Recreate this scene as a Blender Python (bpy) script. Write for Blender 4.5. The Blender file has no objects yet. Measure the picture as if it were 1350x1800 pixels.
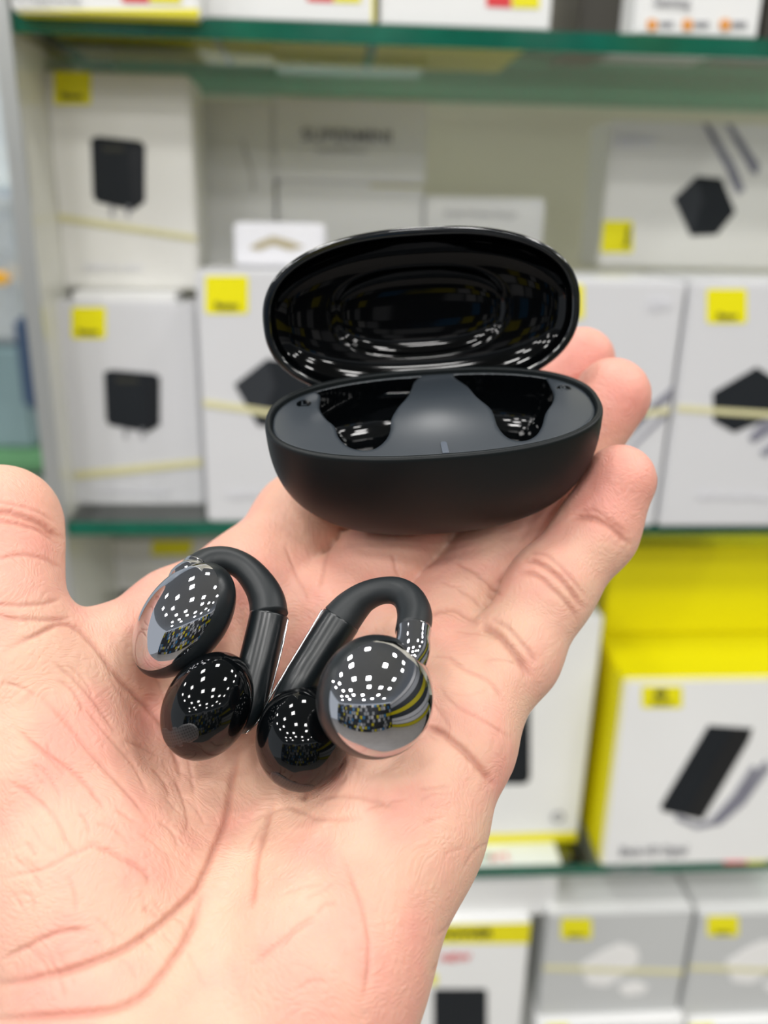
import bpy, bmesh, math, random
import numpy as np
from mathutils import Matrix, Vector
random.seed(4); rng = np.random.default_rng(7)
sc = bpy.context.scene
COL = sc.collection

# ------------------------------------------------------------------ camera, world, lamps, exposure
F = 1500.0
CAM = np.array([0.0, 0.0, 1.45])
Xc = np.array([.9979, -.0003, -.064]); Zc = np.array([.0217, .9423, .333])
Xc /= np.linalg.norm(Xc); Zc -= Xc * Zc.dot(Xc); Zc /= np.linalg.norm(Zc); Yc = np.cross(Zc, Xc)
M = np.array([Xc, Yc, Zc])                       # camera axes -> place axes
cam = bpy.data.cameras.new('camera'); camo = bpy.data.objects.new('camera', cam); COL.objects.link(camo)
mw = Matrix.Identity(4)
for i in range(3):
    for j in range(3): mw[i][j] = M[i][j]
    mw[i][3] = CAM[i]
camo.matrix_world = mw
cam.sensor_fit = 'HORIZONTAL'; cam.sensor_width = 36.0; cam.lens = 40.0
cam.clip_start = .01; cam.clip_end = 60
cam.dof.use_dof = True; cam.dof.focus_distance = .150; cam.dof.aperture_fstop = 14.0
sc.camera = camo
sc.view_settings.view_transform = 'Standard'; sc.view_settings.look = 'None'
sc.view_settings.gamma = 1.0; sc.view_settings.use_curve_mapping = False
sc.view_settings.exposure = 0.24
w = bpy.data.worlds.new('world'); sc.world = w; w.use_nodes = True
w.node_tree.nodes['Background'].inputs[0].default_value = (.86, .93, 1, 1)
w.node_tree.nodes['Background'].inputs[1].default_value = .62
CEIL = 2.75
def area(name, loc, size, power, rot=(0, 0, 0), col=(1, .985, .96)):
    l = bpy.data.lights.new(name, 'AREA'); l.shape = 'SQUARE'; l.size = size; l.energy = power; l.color = col
    o = bpy.data.objects.new(name, l); COL.objects.link(o); o.location = loc; o.rotation_euler = rot
for ix in range(6):
    for iy in range(6):
        if (ix, iy) in ((0, 2), (3, 4), (5, 1), (2, 0), (4, 3), (1, 5)): continue
        area('ceiling_led', (-2.2 + ix * .8 + .11 * ((iy * 7 + ix * 3) % 4 - 1.5), -2.8 + iy * .66 + .07 * ((ix * 5 + iy) % 3 - 1), CEIL - .03), .19, 4.6)

# ------------------------------------------------------------------ helpers
def cp(px, py, d):                                # photo measure + distance (mm) -> camera space (mm)
    return np.array([(px - 675) / F * d, (900 - py) / F * d, -d])
def c2w(P):                                       # camera space mm -> place (m)
    P = np.atleast_2d(P); return (P * .001) @ M.T + CAM
def ray(px, py):
    return M @ np.array([(px - 675) / F, (900 - py) / F, -1.0])
def onY(px, py, Y): r = ray(px, py); return CAM + r * (Y - CAM[1]) / r[1]
def onZ(px, py, Z): r = ray(px, py); return CAM + r * (Z - CAM[2]) / r[2]

def mat(name, col, rough=.5, metal=0., **kw):
    m = bpy.data.materials.new(name); m.use_nodes = True
    b = m.node_tree.nodes['Principled BSDF']
    b.inputs['Base Color'].default_value = (*col, 1); b.inputs['Roughness'].default_value = rough
    b.inputs['Metallic'].default_value = metal
    for k, v in kw.items(): b.inputs[k.replace('_', ' ')].default_value = v
    return m
def noisy(m, scale, amt, bump=0., dist=.0002, coord='Object'):
    nt = m.node_tree; b = nt.nodes['Principled BSDF']; n = nt.nodes.new('ShaderNodeTexNoise'); n.inputs['Scale'].default_value = scale
    n.inputs['Detail'].default_value = 4
    tc = nt.nodes.new('ShaderNodeTexCoord'); nt.links.new(tc.outputs[coord], n.inputs['Vector'])
    c = b.inputs['Base Color'].default_value[:]
    if amt:
        mx = nt.nodes.new('ShaderNodeMix'); mx.data_type = 'RGBA'
        mx.inputs[6].default_value = (*[v * (1 - amt) for v in c[:3]], 1); mx.inputs[7].default_value = (*[min(1, v * (1 + amt)) for v in c[:3]], 1)
        nt.links.new(n.outputs['Fac'], mx.inputs[0]); nt.links.new(mx.outputs[2], b.inputs['Base Color'])
    if bump:
        bp = nt.nodes.new('ShaderNodeBump'); bp.inputs['Strength'].default_value = bump; bp.inputs['Distance'].default_value = dist
        nt.links.new(n.outputs['Fac'], bp.inputs['Height']); nt.links.new(bp.outputs['Normal'], b.inputs['Normal'])
    return m

def mesh_obj(name, V, Fc, m, parent=None, smooth=True, world=True):
    """V in place coordinates (m); parent is an Empty without rotation"""
    V = np.asarray(V, float)
    if parent is not None:
        base = Vector((0, 0, 0)); p = parent
        while p is not None: base = base + p.location; p = p.parent
        V = V - np.array(base)
        off = np.zeros(3)
    else:
        off = V.mean(0) if len(V) else np.zeros(3)
        off = np.array([off[0], off[1], V[:, 2].min()]); V = V - off
    me = bpy.data.meshes.new(name)
    me.from_pydata(V.tolist(), [], [tuple(int(i) for i in f) for f in Fc] if not isinstance(Fc, np.ndarray) else Fc.tolist())
    me.update()
    if smooth: me.polygons.foreach_set('use_smooth', [True] * len(me.polygons))
    if m is not None: me.materials.append(m)
    o = bpy.data.objects.new(name, me); COL.objects.link(o)
    if parent is not None: o.parent = parent
    o.location = off
    return o
def empty(name, loc, label=None, cat=None, group=None):
    o = bpy.data.objects.new(name, None); COL.objects.link(o); o.location = loc; o.empty_display_size = .01
    if label: o['label'] = label; o['category'] = cat
    if group: o['group'] = group
    return o
def struct(o): o['kind'] = 'structure'; return o
def tag(o, label, cat, group=None):
    o['label'] = label; o['category'] = cat
    if group: o['group'] = group
    return o
def grid_faces(nu, nv, closed_u=True, off=0):
    fs = []
    for i in range(nv - 1):
        for j in range(nu if closed_u else nu - 1):
            a = i * nu + j; b = i * nu + (j + 1) % nu
            fs.append((off + a, off + b, off + b + nu, off + a + nu))
    return fs
def catmull(P, n):
    P = np.asarray(P, float); Q = np.vstack([2 * P[0] - P[1], P, 2 * P[-1] - P[-2]]); out = []
    for i in range(1, len(Q) - 2):
        for t in np.linspace(0, 1, n, endpoint=False):
            a, b, c, d = Q[i - 1], Q[i], Q[i + 1], Q[i + 2]
            out.append(.5 * (2 * b + (c - a) * t + (2 * a - 5 * b + 4 * c - d) * t * t + (3 * b - a - 3 * c + d) * t ** 3))
    out.append(Q[-2]); return np.array(out)
def tube(pts, radii, n=32, sub=8, cap=True, flat=1.0, upv=(0, 0, 1)):
    """swept round tube through camera-space points with radius per point; returns V,F (camera space)"""
    D = catmull(np.hstack([pts, np.array(radii)[:, None]]), sub)
    P, R = D[:, :3], D[:, 3]
    T = np.gradient(P, axis=0); T /= np.linalg.norm(T, axis=1)[:, None]
    u = np.cross(T[0], upv); u /= np.linalg.norm(u); V = []
    for i in range(len(P)):
        u = u - T[i] * u.dot(T[i]); u /= np.linalg.norm(u); v = np.cross(T[i], u)
        for k in range(n):
            a = 2 * math.pi * k / n; V.append(P[i] + R[i] * (math.cos(a) * u + flat * math.sin(a) * v))
    fs = grid_faces(n, len(P)); 
    if cap:
        V.append(P[0]); V.append(P[-1]); c0 = len(V) - 2; L = (len(P) - 1) * n
        for k in range(n): fs.append((c0, (k + 1) % n, k)); fs.append((c0 + 1, L + k, L + (k + 1) % n))
    return np.array(V), fs
def ellip(center, A, rad, u0, u1, nu=64, nv=40, egg=0., close=True):
    """cap of an ellipsoid, polar angle u0..u1 from axis A[2]; egg tapers along A[0]"""
    V = []
    for i in range(nv):
        u = u0 + (u1 - u0) * i / (nv - 1)
        for j in range(nu):
            a = 2 * math.pi * j / nu
            q = np.array([math.sin(u) * math.cos(a), math.sin(u) * math.sin(a), math.cos(u)])
            s = 1 - egg * q[0]
            q = np.array([q[0] * rad[0], q[1] * rad[1] * s, q[2] * rad[2] * s])
            V.append(center + A.T @ q)
    return np.array(V), grid_faces(nu, nv)
def frame(a0, n):
    """rows: long axis, side, pole"""
    n = np.array(n, float); n /= np.linalg.norm(n); a0 = np.array(a0, float); a0 -= n * a0.dot(n); a0 /= np.linalg.norm(a0)
    return np.array([a0, np.cross(n, a0), n])

def surface_nets(f, lo, h):
    nx, ny, nz = f.shape; s = f < 0
    cs = np.zeros((nx - 1, ny - 1, nz - 1), np.int8)
    for i in (0, 1):
        for j in (0, 1):
            for k in (0, 1): cs += s[i:nx - 1 + i, j:ny - 1 + j, k:nz - 1 + k]
    act = (cs > 0) & (cs < 8); idx = np.full(act.shape, -1, np.int64); ii = np.argwhere(act); idx[act] = np.arange(len(ii))
    acc = np.zeros((len(ii), 3)); cnt = np.zeros(len(ii))
    cor = [np.array(c) for c in [(0,0,0),(1,0,0),(0,1,0),(1,1,0),(0,0,1),(1,0,1),(0,1,1),(1,1,1)]]
    for a, b in [(0,1),(2,3),(4,5),(6,7),(0,2),(1,3),(4,6),(5,7),(0,4),(1,5),(2,6),(3,7)]:
        A = ii + cor[a]; B = ii + cor[b]; fa = f[A[:,0],A[:,1],A[:,2]]; fb = f[B[:,0],B[:,1],B[:,2]]
        m = (fa < 0) != (fb < 0); t = np.where(m, fa / np.where(m, fa - fb, 1), 0)
        acc[m] += (A + (B - A) * t[:, None])[m]; cnt += m
    V = lo + (acc / cnt[:, None]) * h; fs = []
    for ax in range(3):
        sl0 = [slice(None)] * 3; sl1 = [slice(None)] * 3; sl0[ax] = slice(0, -1); sl1[ax] = slice(1, None)
        a, b = s[tuple(sl0)], s[tuple(sl1)]
        e = np.argwhere(a != b); o1, o2 = [(1, 2), (2, 0), (0, 1)][ax]
        e = e[(e[:, o1] > 0) & (e[:, o2] > 0) & (e[:, o1] < f.shape[o1] - 1) & (e[:, o2] < f.shape[o2] - 1)]
        q = []
        for d1, d2 in ((0, 0), (-1, 0), (-1, -1), (0, -1)):
            c = e.copy(); c[:, o1] += d1; c[:, o2] += d2; q.append(idx[c[:,0],c[:,1],c[:,2]])
        q = np.stack(q, 1); fl = a[e[:,0],e[:,1],e[:,2]]
        q[~fl] = q[~fl][:, ::-1]; fs.append(q)
    return V, np.vstack(fs)
def newton(fn, V, it=3, e=.05):
    for _ in range(it):
        f0 = fn(V); g = np.stack([fn(V + np.eye(3)[i] * e) - f0 for i in range(3)], 1) / e
        V = V - g * (f0 / np.maximum((g * g).sum(1), .05))[:, None].clip(-1, 1)
    return V, g / np.maximum(np.linalg.norm(g, axis=1), 1e-6)[:, None]
def smin(a, b, k):
    h = np.maximum(k - np.abs(a - b), 0) / k; return np.minimum(a, b) - h * h * k * .25
def smax(a, b, k): return -smin(-a, -b, k)
def cap(P, a, b, r1, r2):
    ba = b - a; pa = P - a; t = np.clip(pa @ ba / ba.dot(ba), 0, 1)
    return np.linalg.norm(pa - t[:, None] * ba, axis=1) - (r1 + (r2 - r1) * t)

# ------------------------------------------------------------------ materials
def carton_mat(name, col, rough=.35):
    m = mat(name, col, rough); return noisy(m, 9, .03)
WHITE = carton_mat('white_card', (.87, .87, .865)); GREYCARD = carton_mat('pale_grey_card', (.68, .68, .70))
CREAM = carton_mat('cream_card', (.80, .79, .75)); YEL = carton_mat('yellow_card', (.85, .76, .0), .4)
YELL = carton_mat('yellow_label', (.88, .80, .0), .4); DARKPR = noisy(mat('charcoal_print', (.012, .015, .019), .6, Specular_IOR_Level=.25), 30, .15)
DARK2 = noisy(mat('charcoal_print_side', (.03, .034, .04), .6, Specular_IOR_Level=.25), 30, .1); INK = noisy(mat('black_ink', (.03, .03, .02), .6), 60, .05)
GREYINK = noisy(mat('grey_ink', (.30, .30, .32), .6), 60, .05); PALEINK = noisy(mat('silver_ink', (.76, .76, .80), .5), 60, .03)
STRIPE = noisy(mat('pale_yellow_ink', (.70, .66, .38), .5), 60, .03); REDL = noisy(mat('red_label', (.75, .04, .05), .5), 60, .05)
ORANGE = noisy(mat('orange_print', (.8, .33, .06), .5), 40, .08); CABLEPR = noisy(mat('grey_cable_print', (.22, .22, .27), .5), 50, .08)
DARKBOX = carton_mat('dark_brown_card', (.05, .045, .035), .5); BUDPR = noisy(mat('pale_bud_print', (.86, .85, .84), .4), 30, .04)
WALLM = noisy(mat('cream_laminate', (.84, .80, .66), .5), 5, .04)
PANELM = noisy(mat('white_side_panel', (.72, .72, .66), .18), 4, .03)
CEILM = noisy(mat('ceiling_paint', (.42, .43, .44), .8), 3, .05)
FLOORM = noisy(mat('floor_tile', (.30, .28, .26), .3), 4, .15)

def glass_mat():
    m = bpy.data.materials.new('shelf_glass'); m.use_nodes = True; nt = m.node_tree; nt.nodes.clear()
    o = nt.nodes.new('ShaderNodeOutputMaterial'); t = nt.nodes.new('ShaderNodeBsdfTransparent'); g = nt.nodes.new('ShaderNodeBsdfGlossy')
    t.inputs[0].default_value = (.95, .985, .965, 1); g.inputs['Roughness'].default_value = .02
    mx = nt.nodes.new('ShaderNodeMixShader'); fr = nt.nodes.new('ShaderNodeFresnel'); fr.inputs[0].default_value = 1.5
    n = nt.nodes.new('ShaderNodeTexNoise'); n.inputs['Scale'].default_value = 3
    nt.links.new(fr.outputs[0], mx.inputs[0]); nt.links.new(t.outputs[0], mx.inputs[1]); nt.links.new(g.outputs[0], mx.inputs[2])
    nt.links.new(mx.outputs[0], o.inputs[0]); return m
GLASS = glass_mat()
EDGE = noisy(mat('green_glass_edge', (.0, .11, .065), .12, Specular_IOR_Level=.8), 60, .35)
REAR_GLOW = noisy(mat('green_glass_painted_glow', (.0, .38, .22), .12, Specular_IOR_Level=.8), 60, .2)  # same glass as the front edge; light glow painted in as brighter green

# ------------------------------------------------------------------ room shell
def box_mesh(x0, x1, y0, y1, z0, z1):
    V = [(x, y, z) for x in (x0, x1) for y in (y0, y1) for z in (z0, z1)]
    Fs = [(0, 1, 3, 2), (4, 6, 7, 5), (0, 4, 5, 1), (2, 3, 7, 6), (0, 2, 6, 4), (1, 5, 7, 3)]
    return V, Fs
def slab(name, x0, x1, y0, y1, z0, z1, m, parent=None):
    V, Fs = box_mesh(x0, x1, y0, y1, z0, z1); return mesh_obj(name, V, Fs, m, parent, smooth=False)
YF = .50; YB = .735
zS1b = onY(675, 80, YF)[2]; zS1t = zS1b + .0095
zS2t = onY(675, 917, YF)[2]; zS2b = zS2t - .0085
zS3t = onY(900, 1524, YF)[2]; zS3b = zS3t - .0085
XL = onY(72, 470, YF)[0] - .004
XR = 1.2
struct(slab('floor', -4, 4, -4, 4, -.02, 0, FLOORM))
struct(slab('ceiling', -4, 4, -4, 4, CEIL, CEIL + .02, CEILM))
struct(slab('wall_back', XL - .02, XR, YB, YB + .02, .6, 2.1, WALLM))
def rear_wall():
    m = bpy.data.materials.new('stocked_shelving'); m.use_nodes = True; nt = m.node_tree; b = nt.nodes['Principled BSDF']
    tc = nt.nodes.new('ShaderNodeTexCoord'); mp = nt.nodes.new('ShaderNodeMapping'); mp.inputs['Rotation'].default_value = (math.pi / 2, 0, 0)
    br = nt.nodes.new('ShaderNodeTexBrick'); br.inputs['Scale'].default_value = 1; br.inputs['Brick Width'].default_value = .22; br.inputs['Row Height'].default_value = .3
    br.inputs['Mortar Size'].default_value = .02; br.inputs['Color1'].default_value = (0, 0, 0, 1); br.inputs['Color2'].default_value = (1, 1, 1, 1); br.inputs['Mortar'].default_value = (.0, .0, .0, 1)
    cr = nt.nodes.new('ShaderNodeValToRGB'); cr.color_ramp.interpolation = 'CONSTANT'; e = cr.color_ramp.elements
    e[0].position = 0; e[0].color = (.008, .01, .014, 1); e[1].position = .4; e[1].color = (.28, .29, .30, 1)
    for p, c in ((.60, (.45, .38, .0, 1)), (.70, (.02, .025, .03, 1)), (.84, (.5, .5, .5, 1)), (.94, (.02, .14, .3, 1))):
        x = e.new(p); x.color = c
    nt.links.new(tc.outputs['Object'], mp.inputs[0]); nt.links.new(mp.outputs[0], br.inputs['Vector']); nt.links.new(br.outputs['Color'], cr.inputs[0])
    nt.links.new(cr.outputs[0], b.inputs['Base Color']); b.inputs['Roughness'].default_value = .5; return m
RW = rear_wall()
struct(slab('wall_front', -3.2, 3.2, -3.0, -2.95, 0, 2.3, RW))
struct(slab('wall_right', 2.6, 2.65, -3.0, 3.0, 0, 2.3, RW))

def shelf(label, zb, zt, x0, x1):
    e = empty('glass_shelf', (0, YF, zb), label, 'shelf', 'glass shelves of the wall display')
    slab('glass_pane', x0, x1, YF + .0005, YB - .004, zb, zt, GLASS, e)
    for y0, m in ((YF - .0005, EDGE), (YB - .0035, REAR_GLOW)):
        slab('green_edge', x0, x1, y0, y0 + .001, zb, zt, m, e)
    return e
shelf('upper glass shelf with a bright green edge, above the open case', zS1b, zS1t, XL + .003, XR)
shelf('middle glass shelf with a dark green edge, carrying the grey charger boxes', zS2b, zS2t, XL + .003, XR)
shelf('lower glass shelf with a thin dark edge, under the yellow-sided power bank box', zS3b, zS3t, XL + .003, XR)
# side panel
sp = empty('side_panel', (XL, YF, .7), 'pale upright side panel closing the left end of the glass shelves', 'panel')
slab('board', XL - .004, XL + .001, YF, YB, .7, 2.1, PANELM, sp)
slab('front_edging', XL - .006, XL + .003, YF - .004, YF, .7, 2.1, noisy(mat('aluminium_edging', (.55, .56, .55), .3, .6), 30, .05), sp)

# ------------------------------------------------------------------ cartons
class Carton:
    def __init__(s, xl, xr, yb, yt, zb, depth, m, label, name='product_box', cat='box', group=None, yaw=0., Y=None, edge=None):
        xm = (xl + xr) / 2
        if Y is None: Y = onZ(xm, yb, zb)[1]
        pl = onY(xl, yb, Y); pr = onY(xr, yb, Y)
        zt = onY(xm, yt, Y)[2]
        if zb is None: zb = onY(xm, yb, Y)[2]
        s.w = pr[0] - pl[0]; s.h = zt - zb; s.d = depth; s.Y = Y
        s.o = np.array([(pl[0] + pr[0]) / 2, Y, zb]); s.yaw = yaw
        s.e = empty(name, s.o, label, cat, group); s.e.rotation_euler = (0, 0, yaw)
        s.ct = np.array([math.cos(yaw), math.sin(yaw), 0]); s.n = np.array([math.sin(yaw), -math.cos(yaw), 0])
        bm = bmesh.new(); bmesh.ops.create_cube(bm, size=1)
        for v in bm.verts: v.co = Vector((v.co.x * s.w, (v.co.y + .5) * depth, (v.co.z + .5) * s.h))
        bmesh.ops.bevel(bm, geom=bm.edges[:], offset=min(.0016, s.w * .04), segments=2, affect='EDGES')
        me = bpy.data.meshes.new('carton'); bm.to_mesh(me); bm.free(); me.materials.append(m)
        o = bpy.data.objects.new('carton', me); COL.objects.link(o); o.parent = s.e; s.body = o; s.zt = zt
        s.layer = 0
    def uv(s, px, py):                            # photo measure -> local (x,z) on the front face
        r = ray(px, py); t = (s.o - CAM).dot(s.n) / r.dot(s.n); q = CAM + r * t - s.o
        return np.array([q.dot(s.ct), q[2]])
    def poly(s, name, pts, m, th=.0003, parent=None, local=False, lift=0):
        s.layer += 1
        Q = [p if local else s.uv(*p) for p in pts]
        # clip to face
        Q = [np.array([min(max(q[0], -s.w / 2 + .0005), s.w / 2 - .0005), min(max(q[1], .0005), s.h - .0005)]) for q in Q]
        y0 = -.00005; y1 = -(th + .00012 * s.layer)
        n = len(Q); V = [(q[0], y0, q[1]) for q in Q] + [(q[0], y1, q[1]) for q in Q]
        Fs = [tuple(range(n, 2 * n)), tuple(range(n))[::-1]] + [(i, (i + 1) % n, n + (i + 1) % n, n + i) for i in range(n)]
        me = bpy.data.meshes.new(name); me.from_pydata(V, [], Fs); me.materials.append(m); me.update()
        bm = bmesh.new(); bm.from_mesh(me); bmesh.ops.recalc_face_normals(bm, faces=bm.faces); bm.to_mesh(me); bm.free()
        o = bpy.data.objects.new(name, me); COL.objects.link(o); o.parent = parent or s.e; return o
    def rrect(s, name, x0, y0, x1, y1, m, r=4, **k):
        P = []
        for cx, cy, a0 in ((x1 - r, y0 + r, -90), (x1 - r, y1 - r, 0), (x0 + r, y1 - r, 90), (x0 + r, y0 + r, 180)):
            for t in (0, 30, 60, 90): a = math.radians(a0 + t); P.append((cx + r * math.cos(a), cy + r * math.sin(a)))
        return s.poly(name, P, m, **k)
    def text(s, name, txt, px, py, hpx, m, parent=None, lift=.0014, align='CENTER', wpx=None):
        c = bpy.data.curves.new(name, 'FONT'); c.body = txt; c.align_x = align; c.align_y = 'CENTER'
        a = s.uv(px, py); b = s.uv(px, py + hpx); c.size = abs(a[1] - b[1]) * 1.35; c.extrude = .0001; c.materials.append(m); c.offset = c.size * .02
        o = bpy.data.objects.new(name, c); COL.objects.link(o); o.parent = parent or s.e
        if wpx: o.scale.x = abs(s.uv(px + wpx, py)[0] - a[0]) / (.56 * c.size * len(txt))
        o.location = (a[0], -lift, a[1]); o.rotation_euler = (math.pi / 2, 0, 0); return o
    def yellow(s, x0, y0, x1, y1, txt='Baseus', size=None, skew=0):
        h = y1 - y0
        l = s.rrect('yellow_label', x0, y0, x1, y1, YELL, r=5)
        s.text('lettering', txt, (x0 + x1) / 2, y0 + h * .78, size or h * .17, INK, parent=l); return l

GR = 'charger boxes on the middle shelf'
def hexprint(b, x, y, sx, sy, name='charger_picture'):
    """hexagonal charger seen from a corner"""
    H = [(-.5, -.12), (-.12, -.5), (.28, -.46), (.5, .1), (.2, .48), (-.22, .5)]
    o = b.poly(name, [(x + u * sx, y + v * sy) for u, v in H], DARKPR)
    b.poly('print_facet', [(x + u * sx, y + v * sy) for u, v in [(-.5, -.12), (-.12, -.5), (-.02, -.1), (-.22, .5)]], DARK2, parent=o)  # facet of the picture, printed in a lighter charcoal
    return o
def plugprint(b, x0, y0, x1, y1):
    W, H = x1 - x0, y1 - y0; P = lambda u, v: (x0 + u * W, y0 + v * H)
    o = b.poly('charger_picture', [P(0, .04), (P(.12, 0)), P(.9, .06), P(1, .12), P(1, .88), P(.78, 1), P(.1, .88), P(.04, .8)], DARKPR)
    b.poly('side_face', [P(.70, .16), P(1, .12), P(1, .88), P(.78, 1)], mat('charcoal_deep', (.008, .01, .014), .4), parent=o)
    b.poly('port', [P(.2, .13), P(.62, .14), P(.62, .2), P(.24, .2)], INK, parent=o)
    for u in (.36, .66):
        b.poly('plug_pin', [P(u, .93), P(u + .06, .94), P(u + .06, 1.09), P(u, 1.08)], GREYINK, parent=o)
    return o

# --- middle shelf, front row
g = Carton(129, 361, 888, 532, zS2t, .062, GREYCARD, 'grey box with a square black plug picture, bottom left of the middle shelf', group=GR)
g.yellow(126, 540, 186, 595); plugprint(g, 183, 650, 281, 760)
g.poly('pale_stripe', [(133, 828), (358, 806), (358, 818), (133, 842)], STRIPE); g.text('product_name', 'GaN5 Fast Charger', 235, 862, 11, PALEINK)
h = Carton(365, 622, 918, 478, zS2t, .075, GREYCARD, 'grey box half hidden by the open case, yellow label at its top left', group=GR)
h.yellow(361, 485, 436, 551); hexprint(h, 487, 690, 150, 118)
h.poly('yellow_stripe', [(358, 702), (622, 740), (622, 752), (358, 714)], STRIPE); h.text('product_name', 'GaN5 Pro Charger', 455, 868, 12, PALEINK, wpx=130)
hm = Carton(634, 902, 922, 480, zS2t, .075, GREYCARD, 'grey box standing directly behind the open case', group=GR)
hm.yellow(650, 490, 720, 552)
ib = Carton(910, 1150, 926, 492, zS2t, .08, GREYCARD, 'grey box with grey cable picture behind the fingertips', group=GR)
ib.yellow(962, 500, 1026, 560)
ib.poly('cable_picture', [(1060, 790), (1080, 765), (1192, 680), (1197, 698), (1105, 770), (1060, 810)], CABLEPR)
ib.poly('cable_picture', [(1080, 815), (1187, 715), (1192, 728), (1100, 800)], CABLEPR)
ib.poly('yellow_stripe', [(1000, 736), (1200, 716), (1200, 727), (1000, 748)], STRIPE)
ib.text('power_mark', '100W', 1158, 535, 24, PALEINK, wpx=36)
jb = Carton(1156, 1410, 926, 495, zS2t, .08, GREYCARD, 'grey box with hexagonal black charger picture at the right edge of the middle shelf', group=GR)
jb.yellow(1242, 508, 1312, 568); jb.rrect('charger_picture', 10, 10, 20, 20, DARKPR) if False else None
jb.poly('charger_picture', [(1253, 690), (1330, 645), (1400, 690), (1390, 720), (1290, 760), (1254, 740)], DARKPR)
jb.poly('yellow_stripe', [(1190, 712), (1400, 726), (1400, 737), (1190, 723)], STRIPE)
for q in ([(1315, 770), (1335, 745), (1400, 715), (1400, 735), (1325, 778)], [(1335, 795), (1400, 745), (1400, 768), (1345, 802)]): jb.poly('plug_picture', q, CABLEPR)
jb.text('product_name', 'GaN2 Pro Quick Charger', 1290, 870, 12, PALEINK, wpx=150)
# --- middle shelf, upper boxes
za = g.zt
zA = onY(200, 508, .552)[2]
for q in ((-.030, .030, .002, .030), (-.012, .026, .030, .052)):
    slab('lid_flap', g.o[0] + q[0], g.o[0] + q[1], g.o[1] + q[2], g.o[1] + q[3], g.o[2] + g.h + .0002, max(za + .0012, zA - .0003), WHITE, g.e)
a = Carton(112, 351, 508, 128, zA, .05, CREAM, 'cream box with a tall black plug picture, stacked on the lower left grey box', group=GR, Y=.552)
a.yellow(95, 120, 160, 184); plugprint(a, 160, 240, 255, 370)
a.poly('pale_stripe', [(103, 376), (346, 414), (346, 424), (103, 388)], STRIPE); a.text('product_name', 'GaN5 Pro 65W', 200, 470, 12, PALEINK)
b = Carton(355, 485, 468, 178, None, .07, WHITE, 'narrow white box with a faint cable picture, between the plug box and the lettered box', Y=.625)
cbp = b.poly('cable_picture', [(425, 240), (433, 262), (445, 300), (449, 330), (443, 340), (440, 305), (428, 268)], noisy(mat('faint_ink', (.6, .6, .58), .5), 40, .05))
d_ = Carton(489, 741, 470, 322, None, .075, WHITE, 'white box lying under the lettered box, above the case lid', Y=.625)
d_.poly('pale_yellow_edge', [(650, 322), (742, 326), (742, 331), (650, 329)], STRIPE)
c_ = Carton(481, 748, 319, 172, d_.zt + .0004, .075, WHITE, 'white lettered box lying on top of another white box', Y=.625)
c_.text('lettering', 'SUPERMINI', 610, 240, 22, GREYINK, wpx=165); c_.text('small_lettering', 'Inspired Electronics', 600, 264, 9, mat('pale_grey_ink', (.5, .5, .5), .6))
e_ = Carton(744, 950, 470, 346, None, .05, WHITE, 'low white box with faint lettering, right of the lettered white boxes', Y=.62)
e_.text('lettering', 'Simple Wireless Charger', 845, 376, 10, mat('faint_grey_ink', (.55, .55, .56), .6))
f_ = Carton(1052, 1420, 462, 216, ib.zt + .0005, .05, CREAM, 'large cream box with hexagonal charger and two cables, above the grey boxes', group=GR, Y=.60)
f_.yellow(1056, 388, 1112, 444, txt=''); f_.text('turned_lettering', 'Baseus', 1102, 416, 10, INK).rotation_euler = (math.pi / 2, -math.pi / 2, 0)
hexprint(f_, 1238, 362, 108, 105)
f_.poly('cable_picture', [(1236, 216), (1245, 216), (1290, 290), (1300, 312), (1308, 335), (1296, 342), (1284, 318), (1278, 300)], CABLEPR)
f_.poly('cable_picture', [(1276, 216), (1286, 216), (1318, 268), (1334, 290), (1330, 308), (1318, 300), (1308, 278)], CABLEPR)
f_.text('power_mark', '100W', 1112, 250, 26, PALEINK)
# small packet on top of box h
pk = Carton(413, 572, 470, 392, h.zt + .0006, .012, noisy(mat('clear_packet', (.82, .82, .86), .15), 20, .04), 'small clear white packet with gold earring-like print, lying on the box behind the lid', name='small_packet', cat='packet', Y=h.Y + .03)
pk.poly('gold_picture', [(438, 436), (455, 425), (480, 415), (512, 424), (535, 434), (510, 440), (480, 430), (455, 440)], noisy(mat('gold_ink', (.42, .36, .22), .5), 30, .1))
# --- top shelf
GT = 'boxes standing on the upper shelf'
t1 = Carton(22, 352, 26, -260, None, .14, WHITE, 'white box with yellow bottom edge at the left end of the upper shelf', group=GT, Y=YF - .012)
t1.poly('yellow_edge', [(22, 20), (352, 16), (352, 36), (22, 36)], YEL); t1.text('small_lettering', 'Fast Charging Power Bank', 85, 0, 9, GREYINK)
t1.poly('red_label', [(215, -14), (262, -14), (262, 5), (215, 4)], REDL); t1.poly('yellow_sticker', [(264, -14), (318, -14), (318, 6), (264, 5)], YELL)
t2 = Carton(357, 660, 30, -230, zS1t, .14, WHITE, 'white box with red and yellow sticker, second from left on the upper shelf', group=GT, Y=YF + .004)
t2.poly('red_label', [(540, -20), (585, -20), (585, 4), (540, 2)], REDL); t2.poly('yellow_sticker', [(587, -20), (634, -20), (634, 5), (587, 4)], YELL)
t2.poly('yellow_side', [(654, -200), (660, -200), (660, 40), (654, 40)], YEL)
t3 = Carton(668, 968, 38, -230, zS1t, .14, WHITE, 'white box with a bright red label, in the middle of the upper shelf', group=GT, Y=YF + .004)
t3.poly('red_label', [(855, -20), (898, -20), (898, 14), (855, 12)], REDL); t3.poly('yellow_sticker', [(900, -20), (948, -20), (948, 15), (900, 14)], YELL)
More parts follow.
